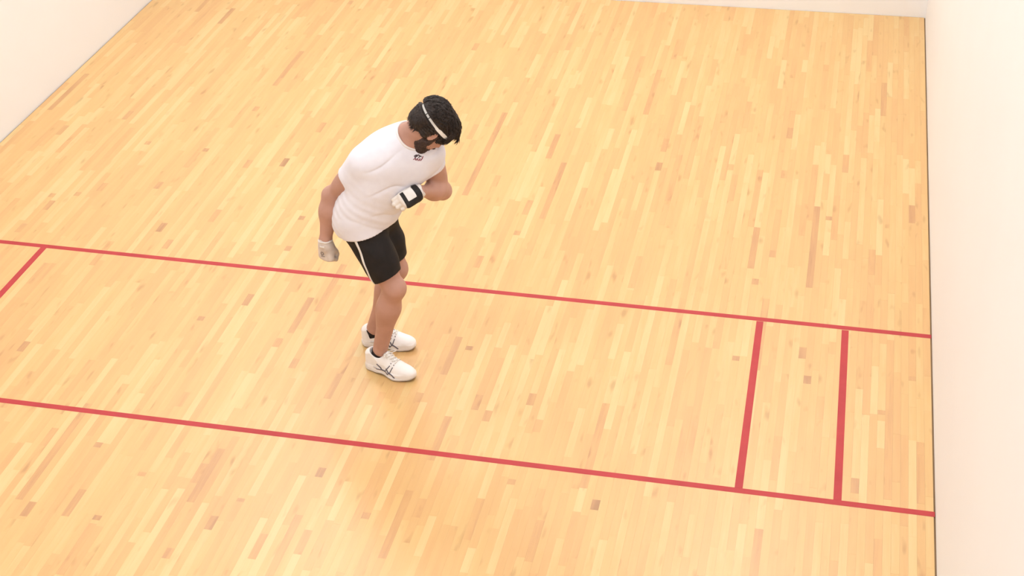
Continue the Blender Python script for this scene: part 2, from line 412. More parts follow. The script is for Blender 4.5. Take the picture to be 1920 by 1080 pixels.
def tube_mesh(name, chains, mat, parent, seg=5, closed=False):
    """each chain = list of (point, radius); all chains in one mesh"""
    vs, fs = [], []
    for ch in chains:
        P = [Vector(p) for p, _ in ch]; b0 = len(vs)
        for i, (p, r) in enumerate(ch):
            t = (P[min(i + 1, len(P) - 1)] - P[max(i - 1, 0)]).normalized()
            a = t.orthogonal().normalized() if i == 0 else (a - t * a.dot(t)).normalized()
            c = t.cross(a)
            for k in range(seg):
                g = 2 * math.pi * k / seg
                vs.append(P[i] + (a * math.cos(g) + c * math.sin(g)) * r)
        for i in range(len(ch) - 1):
            for k in range(seg):
                k2 = (k + 1) % seg; o0 = b0 + i * seg; o1 = o0 + seg
                fs.append((o0 + k, o0 + k2, o1 + k2, o1 + k))
        if closed:
            o0 = b0 + (len(ch) - 1) * seg
            fs += [(o0 + k, o0 + (k + 1) % seg, b0 + (k + 1) % seg, b0 + k) for k in range(seg)]; continue
        fs.append(tuple(b0 + k for k in reversed(range(seg)))); e = b0 + (len(ch) - 1) * seg
        fs.append(tuple(e + k for k in range(seg)))
    return link(name, mesh_from(name, vs, fs), mat, parent, True)

# ------------------------------------------------------------------ the player
BASE = V3(3.25, 6.82, 0.0)
man = bpy.data.objects.new('person', None); COL.objects.link(man); man.location = BASE
man['label'] = 'man in white shirt, black shorts and white headband, bowed over beside the red service line'
man['category'] = 'person'

ankR, ankL = V3(.004, -.085, .118), V3(-.090, .128, .105)
kneR, kneL = V3(.112, -.140, .541), V3(.062, .065, .528)
hipR, hipL = V3(-.067, -.090, .915), V3(-.018, .044, .893)
neck = V3(.186, .000, 1.346)
shR, shL = V3(-.016, -.118, 1.234), V3(.272, .020, 1.252)
elR, elL = V3(-.212, -.066, 1.009), V3(.311, .123, .990)
wrR, wrL = V3(-.250, -.098, .758), V3(.250, -.104, 1.097)
headO = V3(.325, -.030, 1.425)

hipM = (hipR + hipL) / 2
spU = unit_(neck - hipM)
pelF = frame((.89, -.45, -.05), spU)
cheF = frame((.42, -.90, -.05), spU)
ribF = frame((.55, -.83, -.05), spU)
waiF = frame((.72, -.69, -.05), spU)
def lerp(a, b, t): return a + (b - a) * t
def sp(t, f=0, l=0, Fr=None):
    p = lerp(hipM, neck, t)
    return p if Fr is None else p + Fr[:, 0] * f + Fr[:, 1] * l

# head frame from the tilt seen in the photograph, the face turned a little away and down
X_, Y_, V_ = [np.array(r) for r in CAM_R]
t_ = .46 * X_ + .888 * Y_; n_ = (.888 * X_ - .46 * Y_) * math.cos(math.radians(10)) - V_ * math.sin(math.radians(10))
psi = math.radians(42)
HF = frame(t_ * math.cos(psi) + V_ * math.sin(psi), n_)
def hp(f, l, u): return headO + HF @ np.array([f, l, u])

def leg(hip, kn, an, toe, side, g=0.0):
    """soft shapes of one leg; g inflates"""
    d = unit_(kn - hip); sh = unit_(an - kn)
    fw = unit_(toe - toe @ sh * sh); fwt = unit_(fw - fw @ d * d)
    out = np.cross(fw, -sh) * side
    return [
        (cone(hip + d * .02, lerp(hip, kn, .62), .084 + g, .068 + g), .05),
        (cone(lerp(hip, kn, .5) + fwt * .012, kn - d * .03, .066 + g, .052 + g), .05),
        (cone(hip - fwt * .03 + d * .08, lerp(hip, kn, .75) - fwt * .014, .066 + g, .050 + g), .05),
        (ell(lerp(hip, kn, .82) + fwt * .016 - out * .022, frame(fwt, -d), (.034 + g, .03 + g, .07 + g)), .03),
        (ell(kn + fwt * .022, frame(fw, -sh), (.036 + g, .040 + g, .046 + g)), .04),
        (cone(kn, lerp(kn, an, .3) - fw * .006, .050 + g, .048 + g), .04),
        (ell(lerp(kn, an, .30) - fw * .024, frame(fw, -sh), (.046 + g, .054 + g, .115 + g)), .04),
        (cone(lerp(kn, an, .3), an, .046 + g, .033 + g), .05),
        (cone(lerp(kn, an, .55) - fw * .016, an - fw * .024, .030 + g, .018 + g), .03),
        (ell(an + out * .019 - fw * .004 + sh * -.01, np.eye(3), (.014 + g,) * 3), .02),
        (ell(an - out * .019 - sh * .01, np.eye(3), (.014 + g,) * 3), .02)]
ftR, ftL = unit_(V3(.953, -.303, 0)), unit_(V3(.996, .05, 0))
heelR, heelL = V3(-.084, -.062, 0), V3(-.168, .137, 0)
def foot(heel, fw, g=0.0):
    up = V3(0, 0, 1); lf = np.cross(up, fw)
    P = lambda f, l, u: heel + fw * f + lf * l + up * u
    return [(ell(P(.045, 0, .055), np.stack([fw, lf, up], 1), (.034 + g, .029 + g, .036 + g)), .015),
            (cone(P(.07, 0, .080), P(.18, 0, .050), .030 + g, .025 + g), .02),
            (cone(P(.17, .012, .048), P(.235, .018, .038), .025 + g, .018 + g), .02),
            (cone(P(.15, -.018, .042), P(.215, -.022, .036), .022 + g, .016 + g), .02)]
def arm(sh, el, wr, bend, g=0.0):
    """bend = direction from the inside of the elbow outwards to its tip"""
    u = unit_(el - sh); f = unit_(wr - el); b = unit_(bend)
    return [
        (cone(sh, lerp(sh, el, .35), .056 + g, .050 + g), .05),
        (cone(lerp(sh, el, .3), el, .048 + g, .037 + g), .04),
        (ell(lerp(sh, el, .55) - b * .012, frame(b, u), (.040 + g, .042 + g, .085 + g)), .03),
        (ell(lerp(sh, el, .5) + b * .016, frame(b, u), (.036 + g, .040 + g, .09 + g)), .03),
        (ell(el + b * .006, np.eye(3), (.033 + g,) * 3), .04),
        (cone(el, lerp(el, wr, .35), .039 + g, .042 + g), .03),
        (flatcone(lerp(el, wr, .3), wr, .041 + g, .0245 + g, np.cross(f, b), 1.18), .04)]
def hand(wr, d, nrm, curl, thumb, right, g=0.0):
    """d: fingers, nrm: back of the hand, curl: (root, middle, tip) bends; palm and five separate fingers"""
    d = unit_(d); nrm = unit_(np.asarray(nrm, float) - d * (np.asarray(nrm, float) @ d)); s = np.cross(nrm, d) * (1 if right else -1)   # s: thumb side
    P = lambda a, b, c: wr + d * a + s * b + nrm * c
    out = [(cone(P(0, 0, 0), P(.025, 0, 0), .026 + g, .025 + g), .03)]
    spec = [(.027, .090, .0100, (.044, .027, .021), 3), (.008, .094, .0102, (.049, .031, .022), 0), (-.011, .090, .0098, (.045, .028, .021), -3), (-.029, .082, .0086, (.036, .021, .018), -7)]
    for b, a, r, ls, spread in spec:
        out.append((cone(P(.02, b * .55, 0), P(a, b, 0), .0165 + g, .0125 + g), .018))
    out.append((ell(P(.045, .020, -.010), np.stack([d, s, nrm], 1), (.036 + g, .016 + g, .017 + g)), .02))
    out.append((ell(P(.050, -.024, -.008), np.stack([d, s, nrm], 1), (.040 + g, .014 + g, .015 + g)), .02))
    for b, a, r, ls, spread in spec:
        p = P(a, b, 0); ang = 0; dd = d * math.cos(math.radians(spread)) + s * math.sin(math.radians(spread))
        for L_, c, k in zip(ls, curl, range(3)):
            ang += math.radians(c); q = p + (dd * math.cos(ang) - nrm * math.sin(ang)) * L_
            out.append((cone(p, q, r * (1 - .08 * k) + g, r * (.93 - .08 * k) + g), .0045)); p = q
    p0 = P(.022, .020, -.008); p1 = P(.022 + thumb[0] * .042, .020 + .030 * thumb[1], -.012 - .012 * thumb[2])
    p2 = p1 + unit_(d * thumb[3] + s * thumb[4] - nrm * thumb[5]) * .032; p3 = p2 + unit_(d * thumb[6] + s * thumb[7] - nrm * thumb[8]) * .026
    out += [(cone(p0, p1, .0165 + g, .0125 + g), .012), (cone(p1, p2, .0118 + g, .0108 + g), .006), (cone(p2, p3, .0106 + g, .0086 + g), .006)]
    return out, P
def torso(g=0.0, drape=0.0):
    return [
        (ell(sp(.03), pelF, (.110 + g, .138 + g, .12 + g)), .06),
        (ell(hipR + V3(-.028, .016, -.005), pelF, (.078 + g, .076 + g, .095 + g)), .06),
        (ell(hipL + V3(-.046, .024, -.005), pelF, (.078 + g, .076 + g, .095 + g)), .06),
        (ell(sp(.30, .005, -.026, waiF), waiF, (.100 + g, .126 + g, .15 + g)), .08),
        (ell(sp(.58, .005, -.036, ribF), ribF, (.112 + g, .126 + g, .15 + g)), .08),
        (ell(sp(.76, .01, -.012, cheF), cheF, (.108 + g, .137 + g, .115 + g)), .07),
        (cone(shR, lerp(neck, hipM, .16), .054 + g, .072 + g), .06),
        (cone(shL, lerp(neck, hipM, .16), .060 + g, .075 + g), .06),
        (cone(lerp(neck, shR, .12), lerp(neck, shR, .85), .050 + g, .048 + g), .05),
        (cone(lerp(neck, shL, .12), lerp(neck, shL, .85), .050 + g, .048 + g), .05),
        (ell(sp(.72, .075, .065, cheF), cheF, (.045 + g, .075 + g, .06 + g)), .05),
        (ell(sp(.72, .075, -.065, cheF), cheF, (.045 + g, .075 + g, .06 + g)), .05)]
skullB = hp(-.035, 0, -.075)
neckP = [(cone(neck - spU * .02, skullB, .060, .058), .05), (cone(neck + cheF[:, 0] * .035 - spU * .03, hp(.02, 0, -.075), .045, .046), .04)]
headP = [
    (ell(hp(-.010, 0, .022), HF, (.096, .074, .083)), .03),
    (ell(hp(-.040, 0, .000), HF, (.062, .068, .072)), .03),
    (cone(hp(.045, .0, -.055), hp(.066, 0, -.106), .050, .027), .04),
    (cone(hp(.012, .046, -.060), hp(.058, .016, -.109), .022, .017), .03),
    (cone(hp(.012, -.046, -.060), hp(.058, -.016, -.109), .022, .017), .03),
    (ell(hp(.055, 0, -.02), HF, (.040, .056, .062)), .03),
    (ell(hp(.060, .036, -.036), HF, (.022, .020, .018)), .02),
    (ell(hp(.060, -.036, -.036), HF, (.022, .020, .018)), .02),
    (cone(hp(.082, .034, .008), hp(.088, .008, .006), .012, .012), .015),
    (cone(hp(.082, -.034, .008), hp(.088, -.008, .006), .012, .012), .015),
    (ell(hp(.097, .031, -.012), HF, (.014, .016, .010)), -.012),
    (ell(hp(.097, -.031, -.012), HF, (.014, .016, .010)), -.012),
    (cone(hp(.090, 0, -.002), hp(.112, 0, -.040), .008, .0105), .012),
    (ell(hp(.104, .012, -.044), HF, (.011, .008, .008)), .006),
    (ell(hp(.104, -.012, -.044), HF, (.011, .008, .008)), .006),
    (ell(hp(.090, 0, -.070), HF, (.012, .024, .006)), .008),
    (ell(hp(.088, 0, -.081), HF, (.012, .021, .006)), .008),
    (ell(hp(.081, 0, -.116), HF, (.015, .018, .014)), .012)]
for s in (1, -1):                            # ears
    E = hp(-.004, .073 * s, -.022); e1 = frame(HF[:, 0], HF[:, 2])
    R_ = np.stack([unit_(HF[:, 0] * .9 + HF[:, 1] * .35 * s), unit_(HF[:, 1] * s * .9 - HF[:, 0] * .35), HF[:, 2]], 1)
    headP += [(ell(E - HF[:, 0] * .006 + HF[:, 1] * s * .006, R_, (.019, .008, .031)), .006),
              (ell(E + HF[:, 0] * .000 + HF[:, 1] * s * .015, R_, (.010, .006, .017)), -.004)]

hR, hRP = hand(wrR, (.03, -.06, -1), (-.25, -1, .05), (62, 80, 45), (.75, .35, 1.2, .75, -.2, .65, .5, -.75, .3), True)
dL, nL = (-.60, -.65, -.20), (.178, -.835, .52)
hL, hLP = hand(wrL, dL, nL, (50, 55, 35), (.9, .55, .8, .85, .15, .5, .8, -.1, .6), False)
bodyP = torso() + leg(hipR, kneR, ankR, ftR, -1) + leg(hipL, kneL, ankL, ftL, 1) + foot(heelR, ftR) + foot(heelL, ftL)
bodyP += arm(shR, elR, wrR, (-.5, .85, 0)) + arm(shL, elL, wrL, (.2, .95, -.25)) + hR + hL + neckP + headP
body = surface('body', blend(bodyP), (-.36, -.30, 0.005), (.56, .33, 1.62), .0042, M['skin'], man)
body['label'] = 'bare skin of the player'

# --- shorts
def plane(p, n):
    n = unit_(n)
    return lambda P: (P - p) @ n
legGR = leg(hipR, kneR, ankR, ftR, -1, .011)[:4]; legGL = leg(hipL, kneL, ankL, ftL, 1, .011)[:4]
shortsCore = blend(torso(.012)[:4] + legGR + legGL)
shd = unit_(kneR - hipR); sld = unit_(kneL - hipL)
cutR, cutL = plane(lerp(hipR, kneR, .81), shd + V3(.12, 0, 0)), plane(lerp(hipL, kneL, .80), sld + V3(.12, 0, 0))
waist = plane(sp(.15), spU)
legNR, legNL = cone(hipR, kneR, .07, .05), cone(hipL, kneL, .07, .05)
def shorts_sdf(P):
    d = shortsCore(P) + .0016 * np.sin(P[:, 2] * 70 + P[:, 0] * 40) * np.clip((P[:, 2] - .5) * 4, 0, 1)
    d = np.maximum(d, -(d + .008))
    d = np.where(P[:, 2] < .86, np.maximum(d, np.where(legNR(P) < legNL(P), cutR(P), cutL(P))), d)
    return np.maximum(d, waist(P))
shorts = surface('shorts', shorts_sdf, (-.28, -.28, .48), (.26, .24, 1.08), .0045, M['shorts'], man)
shorts['label'] = 'black thigh-length shorts with a white side stripe'

# --- shirt
upR, upL = unit_(elR - shR), unit_(elL - shL)
slR = lerp(shR, elR, .44); slL = lerp(shL, elL, .33)
shirtP = torso(.018) + [
    (ell(sp(-.04, -.005, -.010, pelF), pelF, (.128, .132, .15)), .06),
    (ell(hipR + V3(-.026, .014, -.01), pelF, (.086, .080, .12)), .06),
    (ell(hipL + V3(-.044, .022, -.01), pelF, (.086, .080, .12)), .06),
    (ell(sp(.22, .010, -.028, waiF), waiF, (.126, .144, .16)), .08),
    (ell(sp(.5, .012, -.036, ribF), ribF, (.133, .146, .15)), .08)]
sleevesP = [
    (shR, slR, upR, .062, .066), (shL, slL, upL, .064, .066)]
sleeves = [(cone(a, b + u * .05, r0, r1), plane(b, u), cone(lerp(a, b, .6), b + u * .02, r0 - .0075, r1 - .0075)) for a, b, u, r0, r1 in sleevesP]
shirtCore = blend(shirtP)
neckAx = unit_(skullB - neck)
collarC = neck + neckAx * .012 + cheF[:, 0] * .012
hemN = unit_(V3(.28, .04, -1.0))
hem = plane(V3(-.06, -.10, .838), hemN)
torsoCore = blend(torso())
def shirt_sdf(P):
    d = shirtCore(P); inner = d + .017
    for s, cut, _ in sleeves: d = smin(d, np.maximum(s(P), cut(P)), .045)
    q = P - hipM; hgt = q @ spU
    lat = q @ waiF[:, 1]; fr = q @ waiF[:, 0]
    low = np.clip(1 - hgt / .30, 0, 1)
    d = d + .0010 * low * np.sin(hgt * 150 + lat * 14 + 2 * np.sin(fr * 20)) + .0006 * np.sin(hgt * 46 - lat * 38 + fr * 20)
    d = d + .0070 * (1 - np.abs(np.sin(hgt * 17 - lat * 12 + 1.2 + .7 * np.sin(lat * 22)))) ** 5 * np.clip(fr * 12, 0, 1) * (.55 + .45 * np.sin(hgt * 11 + lat * 19))
    d = np.minimum(d, torsoCore(P) - .008)
    d = np.minimum(d, shortsCore(P) - .009)
    d = np.maximum(d, -inner)
    d = np.maximum(d, hem(P))
    for _, cut, bore in sleeves: d = np.maximum(d, -bore(P))
    pa = P - collarC; h = pa @ neckAx; rad = np.sqrt(np.maximum((pa ** 2).sum(1) - h * h, 0))
    d = np.maximum(d, -np.maximum(np.maximum(-h - .01, rad - .080), h - .14))
    return d
shirt = surface('shirt', shirt_sdf, (-.32, -.34, .72), (.48, .26, 1.46), .0042, M['shirt'], man)
bm = bmesh.new(); bm.from_mesh(shirt.data)
bmesh.ops.holes_fill(bm, edges=[e for e in bm.edges if len(e.link_faces) == 1], sides=12)
bm.to_mesh(shirt.data); bm.free()
shirt['label'] = 'white short-sleeved sports shirt with a small chest emblem'

# --- shirt details
shirtT = bvh_of(shirt)
ca_ = unit_(np.cross(neckAx, [0, 0, 1.0])); cb_ = np.cross(neckAx, ca_); ring = []
for k in range(48):
    g = 2 * math.pi * k / 48; r_ = ca_ * math.cos(g) + cb_ * math.sin(g)
    hit = shirtT.ray_cast(Vector(collarC + r_ * .0830 + neckAx * .16), Vector(-neckAx), .3)[0]
    if hit: ring.append(np.array(hit) + neckAx * .001 - r_ * .003)
for _ in range(4): ring = [(ring[i - 1] + 2 * ring[i] + ring[(i + 1) % len(ring)]) / 4 for i in range(len(ring))]
tube_mesh('collar', [[(p, .0062) for p in ring]], M['rib'], shirt, 8, True)
def chest(t, f, l): return sp(t, f, l, cheF)
EC = chest(.985, .17, .050)
def em(a, b): return EC + cheF[:, 1] * a + cheF[:, 2] * b
for name, mat, w, pts in [
    ('emblem_mark', 'dark_print', .005, [(-.024, .000), (-.014, .012), (-.006, .004)]),
    ('emblem_mark', 'dark_print', .005, [(-.018, -.006), (-.004, .016), (.006, .010)]),
    ('emblem_mark', 'dark_print', .004, [(.002, -.002), (.010, .014), (.013, .006)]),
    ('emblem_letter', 'maroon_print', .0035, [(-.022, -.020), (-.012, -.008), (-.010, -.020)]),
    ('emblem_letter', 'maroon_print', .0035, [(-.005, -.020), (-.001, -.006), (.004, -.020)]),
    ('emblem_letter', 'maroon_print', .0035, [(.009, -.020), (.012, -.004), (.013, -.018)]),
    ('emblem_letter', 'maroon_print', .0045, [(.019, -.018), (.020, .000), (.019, .016)])]:
    ribbon(name, shirtT, [em(*p) for p in pts], w, M[mat], shirt, lift=.0012, n=10)

# --- side stripe of the shorts
shortsT = bvh_of(shorts)
cd, cl = -V_, -X_
def thigh(t, deg):
    d = unit_(kneR - hipR); v = cd * math.cos(math.radians(deg)) + cl * math.sin(math.radians(deg)); v = unit_(v - d * (v @ d))
    return lerp(hipR, kneR, t) + v * .10
st = ribbon('side_stripe', shortsT, [thigh(.0, 34), thigh(.2, 38), thigh(.4, 44), thigh(.6, 53), thigh(.75, 64), thigh(.86, 72)], .013, M['white_trim'], shorts, n=40)
st['label'] = 'white stripe down the right thigh'

# --- hair, beard, face
bandN = unit_(HF[:, 2] - HF[:, 0] * .12)
bandF = frame(HF[:, 0], bandN)
bandC = hp(-.010, 0, .022)
BA, BB = .114, .086                                   # half length and half width of the headband
hairP = [
    (ell(hp(-.020, 0, .026), HF, (.113, .088, .086)), .04),
    (ell(hp(-.062, 0, .045), HF, (.074, .078, .066)), .04),
    (ell(hp(-.080, 0, -.010), HF, (.052, .070, .075)), .04),
    (ell(hp(-.070, 0, -.058), HF, (.046, .056, .036)), .03),
    (ell(hp(.036, 0, .066), HF, (.066, .066, .042)), .04),
    (ell(hp(-.030, .066, -.030), HF, (.034, .020, .040)), .02),
    (ell(hp(-.030, -.066, -.030), HF, (.034, .020, .040)), .02),
    (ell(hp(.040, .068, .020), HF, (.030, .014, .050)), .02),
    (ell(hp(.040, -.068, .020), HF, (.030, .014, .050)), .02),
    (ell(hp(.125, 0, -.030), HF, (.068, .080, .085)), -.015),
    (ell(hp(.008, .090, -.030), HF, (.028, .034, .036)), -.010),
    (ell(hp(.008, -.090, -.030), HF, (.028, .034, .036)), -.010)]
hairCore = blend(hairP)
def band_local(P):
    q = (P - bandC) @ bandF
    return q
def hair_sdf(P):
    d = hairCore(P); q = (P - headO) @ HF
    ang = np.arctan2(q[:, 1], q[:, 2] + .02)
    d = d + .0022 * np.sin(ang * 38 + 3 * np.sin(q[:, 0] * 60)) + .0016 * np.sin(ang * 83 + q[:, 0] * 90)
    b = band_local(P); r = np.sqrt((b[:, 0] / BA) ** 2 + (b[:, 1] / BB) ** 2)
    groove = np.exp(-(b[:, 2] / .011) ** 2)
    d = np.where(groove > .02, np.maximum(d, ((r - 1.0) * BB) * groove - (1 - groove) * .012), d)
    d = np.maximum(d, -(q[:, 2] + .088 + .004 * np.sin(q[:, 1] * 160)))
    return d
hair = surface('hair', hair_sdf, tuple(headO - .19), tuple(headO + .19), .0036, M['hair'], man)
hair['label'] = 'short dark brown hair'
hairT = bvh_of(hair)
rs = random.Random(5); chains = []
for k in range(900):                                  # loose strands lying on the hair
    g = rs.uniform(0, 2 * math.pi); h = rs.uniform(-.4, 1)
    p = Vector(hp(-.02 + .1 * math.cos(g) * math.sqrt(max(0, 1 - h * h * .8)), .1 * math.sin(g) * math.sqrt(max(0, 1 - h * h * .8)), .03 + .1 * h))
    loc, nor, _, _ = hairT.find_nearest(p)
    q = HF.T @ (np.array(loc) - headO)
    crown = V3(-.05, 0, .12); fl = HF @ (q - crown); fl = Vector(unit_(fl + np.array([rs.uniform(-.04, .04) for _ in range(3)])))
    ch = []; x = loc.copy(); n = rs.randint(4, 6); ok = True
    for i in range(n):
        l2, n2, _, _ = hairT.find_nearest(x)
        lb = bandF.T @ (np.array(l2) - bandC)
        if abs(lb[2]) < .014 and not (.045 < lb[0] < .085 and lb[1] < 0 and rs.random() < .9): ok = False; break
        ch.append((l2 + n2 * (.0008 + .0035 * i / n), .0016 * (1 - i / (n + .5)) + .0004))
        x = l2 + (fl - n2 * fl.dot(n2)).normalized() * .009
    if ok: chains.append(ch)
for k in range(70):                                   # fringe falling over the brow
    l = rs.uniform(-.050, .045); a = hp(rs.uniform(.066, .086), l, .083 + rs.uniform(-.01, .006)); ch = []
    end = hp(.112 + rs.uniform(-.012, .012), l * 1.05 + rs.uniform(-.012, .012), rs.uniform(.030, .062))
    mid = hp(.110, l, .070)
    for i in range(6):
        t = i / 5; p = a * (1 - t) ** 2 + mid * 2 * t * (1 - t) + end * t * t
        ch.append((Vector(p), .0032 * (1 - t) + .0006))
    chains.append(ch)
for k in range(60):                                   # lock over the band at each temple
    s = 1 if k % 2 else -1; f0 = rs.uniform(.036, .066)
    a = hp(f0 - .01, .076 * s, .070); e = hp(f0 + rs.uniform(-.004, .012), .083 * s, rs.uniform(-.012, .010)); mid = hp(f0, .101 * s - .16 * s * max(0, f0 - .04), .040)
    chains.append([(Vector(a * (1 - t) ** 2 + mid * 2 * t * (1 - t) + e * t * t), .0040 * (1 - .8 * t)) for t in np.linspace(0, 1, 7)])
for k in range(46):                                   # ragged ends over the nape and behind the ears
    l = rs.uniform(-.06, .06); a = hp(-.062 - .03 * math.cos(l * 20), l, -.070); e = a + HF @ np.array([rs.uniform(-.004, .012), l * .1, -.022 - rs.uniform(0, .014)])
    chains.append([(Vector(lerp(a, e, i / 4)), .0036 * (1 - i / 4.6)) for i in range(5)])
strands = tube_mesh('hair_strand', chains, M['hair'], hair, 4); strands['kind'] = 'stuff'

jawP = [
    (cone(hp(.045, .0, -.057), hp(.068, 0, -.111), .057, .033), .03),
    (cone(hp(.006, .050, -.070), hp(.060, .016, -.114), .025, .021), .03),
    (cone(hp(.006, -.050, -.070), hp(.060, -.016, -.114), .025, .021), .03),
    (cone(hp(.014, .069, -.005), hp(.016, .060, -.060), .012, .020), .015),
    (cone(hp(.014, -.069, -.005), hp(.016, -.060, -.060), .012, .020), .015),
    (cone(hp(.050, -.006, -.118), hp(.010, -.026, -.104), .036, .026), .03),
    (ell(hp(.083, 0, -.119), HF, (.019, .022, .020)), .015),
    (cone(hp(.098, -.020, -.064), hp(.098, .020, -.064), .0085, .0085), .010),
    (ell(hp(.098, 0, -.0755), HF, (.020, .022, .0085)), -.006),
    (ell(hp(.088, .056, -.022), HF, (.050, .034, .034)), -.015),
    (ell(hp(.088, -.056, -.022), HF, (.050, .034, .034)), -.015),
    (ell(hp(.118, 0, -.03), HF, (.05, .05, .028)), -.008)]
jawCore = blend(jawP)
def beard_sdf(P):
    q = (P - headO) @ HF
    d = jawCore(P) + .0012 * np.sin(q[:, 1] * 700 + q[:, 2] * 300) * np.sin(q[:, 0] * 600 - q[:, 2] * 420)
    d = np.maximum(d, -(d + .012))
    return np.maximum(np.maximum(d, q[:, 2] - .004), -.004 - q[:, 0] + .9 * np.minimum(q[:, 2] + .05, 0))
beard = surface('beard', beard_sdf, tuple(headO - .17), tuple(headO + .17), .0034, M['beard'], man)
beard['label'] = 'short dark full beard'
beardT = bvh_of(beard); chains = []
for k in range(520):
    v = beard.data.vertices[rs.randrange(len(beard.data.vertices))]
    nrm = v.normal; dwn = Vector(unit_(HF @ np.array([.35, rs.uniform(-.3, .3), -1.0])))
    d_ = (dwn - nrm * dwn.dot(nrm)).normalized()
    chains.append([(v.co + nrm * (.0008 + .002 * t) + d_ * .011 * t, .0011 * (1 - .85 * t)) for t in (0, .5, 1)])
bs = tube_mesh('beard_strand', chains, M['beard'], beard, 3); bs['kind'] = 'stuff'
bodyT = bvh_of(body)
for s in (1, -1):
    eb = ribbon('eyebrow', bodyT, [hp(.105, .014 * s, .006), hp(.102, .034 * s, .012), hp(.085, .054 * s, .004)], .009, M['hair'], man, lift=.0025, thick=.004, n=12, taper=.6)
    eye = surface('eye', ell(hp(.0835, .031 * s, -.0125), HF, (.0135,) * 3), tuple(hp(.0835, .031 * s, -.0125) - .02), tuple(hp(.0835, .031 * s, -.0125) + .02), .0025, M['eye'], man)
    surface('iris', ell(hp(.0942, .031 * s, -.0150), HF, (.0036, .0062, .0062)), tuple(hp(.094, .031 * s, -.015) - .012), tuple(hp(.094, .031 * s, -.015) + .012), .0015, M['iris'], eye)
ribbon('lip', bodyT, [hp(.115, .022, -.073), hp(.115, 0, -.069), hp(.115, -.022, -.073)], .0065, M['lip'], man, lift=.0014, n=12, taper=.6)
ribbon('lip', bodyT, [hp(.115, .020, -.080), hp(.115, 0, -.083), hp(.115, -.020, -.080)], .0075, M['lip'], man, lift=.0014, n=12, taper=.6)

# --- headband: an elastic ring in the band plane
def band_mesh(name, h0, h1, out, th, g0, g1, mat, parent, closed=False, n=96):
    vs, fs = [], []; cnt = n if closed else n + 1
    for i in range(cnt):
        g = math.radians(g0 + (g1 - g0) * i / n); c, s = math.cos(g), math.sin(g)
        for h, o_ in ((h0, out), (h1, out), (h1, out - th), (h0, out - th)):
            bulge = out * 0 + o_ + .0012 * (1 - ((h - (h0 + h1) / 2) / max(1e-6, (h1 - h0) / 2)) ** 2)
            vs.append(bandC + bandF @ np.array([(BA + bulge) * c, (BB + bulge) * s, h]))
    for i in range(n):
        a, b = 4 * i, 4 * ((i + 1) % cnt)
        fs += [(a + k, a + (k + 1) % 4, b + (k + 1) % 4, b + k) for k in range(4)]
    if not closed: fs += [(0, 3, 2, 1), tuple(4 * n + k for k in range(4))]
    me = mesh_from(name, vs, fs); bm = bmesh.new(); bm.from_mesh(me); bmesh.ops.recalc_face_normals(bm, faces=bm.faces); bm.to_mesh(me); bm.free()
    return link(name, me, mat, parent, False)
hb = band_mesh('headband', -.0085, .0095, .0045, .005, 0, 360, M['headband'], man, closed=True)
hb['label'] = 'narrow white elastic headband with black edge'
band_mesh('edge_trim', -.0125, -.0085, .0040, .005, 0, 360, M['black_elastic'], hb, closed=True)
for g in (-152, -139): band_mesh('seam', -.0085, .0097, .0054, .004, g, g + 2.2, M['black_elastic'], hb, n=2)

# --- gloves
def glove(name, wr, prims, d, mat, lab):
    d = unit_(d); core = blend(prims + [(cone(wr - d * .022, wr + d * .02, .0315, .031), .02)])
    a = np.cross(d, [.3, .5, .2]); a = unit_(a); b = np.cross(d, a)
    def f(P):
        q = P - wr; g = np.arctan2(q @ b, q @ a)
        return np.maximum(core(P), -(q @ d) - .016 + .005 * np.sin(g * 3))
    o = surface(name, f, tuple(wr - .17), tuple(wr + .17), .0028, mat, man); o['label'] = lab
    return o, bvh_of(o), d, a, b
def wrist_loop(wr, d, a, b, along, r=.04, n=28): return [wr + d * along + (a * math.cos(2 * math.pi * k / n) + b * math.sin(2 * math.pi * k / n)) * r for k in range(n)]
dR = (.03, -.06, -1)
glR, gRT, d_, a_, b_ = glove('glove', wrR, hand(wrR, dR, (-.25, -1, .05), (62, 80, 45), (.75, .35, 1.2, .75, -.2, .65, .5, -.75, .3), True, .0032)[0], dR, M['glove'], 'cream right glove with a grey ring emblem')
ribbon('cuff', gRT, wrist_loop(wrR, d_, a_, b_, -.010), .010, M['glove_white'], glR, lift=.002, closed=True)
ringp = [hRP(.062 + .0085 * math.cos(2 * math.pi * k / 20), -.010 + .0085 * math.sin(2 * math.pi * k / 20), .04) for k in range(20)]
ribbon('emblem_ring', gRT, ringp, .0048, M['grey_print'], glR, lift=.0012, closed=True)
ribbon('emblem_bar', gRT, [hRP(.078, -.020, .04), hRP(.078, .002, .04)], .004, M['grey_print'], glR, lift=.0012, n=8)
ribbon('wrist_tab', gRT, [hRP(.016, -.014, .04), hRP(.016, .016, .04)], .013, M['glove_white'], glR, lift=.0018, n=8)
glL, gLT, d_, a_, b_ = glove('glove', wrL, hand(wrL, dL, nL, (50, 55, 35), (.9, .55, .8, .85, .15, .5, .8, -.1, .6), False, .0032)[0], dL, M['glove_white'], 'white left glove with black wrist strap and white tab')
coreL = blend(hand(wrL, dL, nL, (50, 55, 35), (.9, .55, .8, .85, .15, .5, .8, -.1, .6), False, .0032)[0] + [(cone(wrL - unit_(dL) * .022, wrL + unit_(dL) * .02, .0315, .031), .02)])
hd_ = unit_(dL); hn_ = unit_(np.asarray(nL) - hd_ * (np.asarray(nL) @ hd_)); hs_ = -np.cross(hn_, hd_)
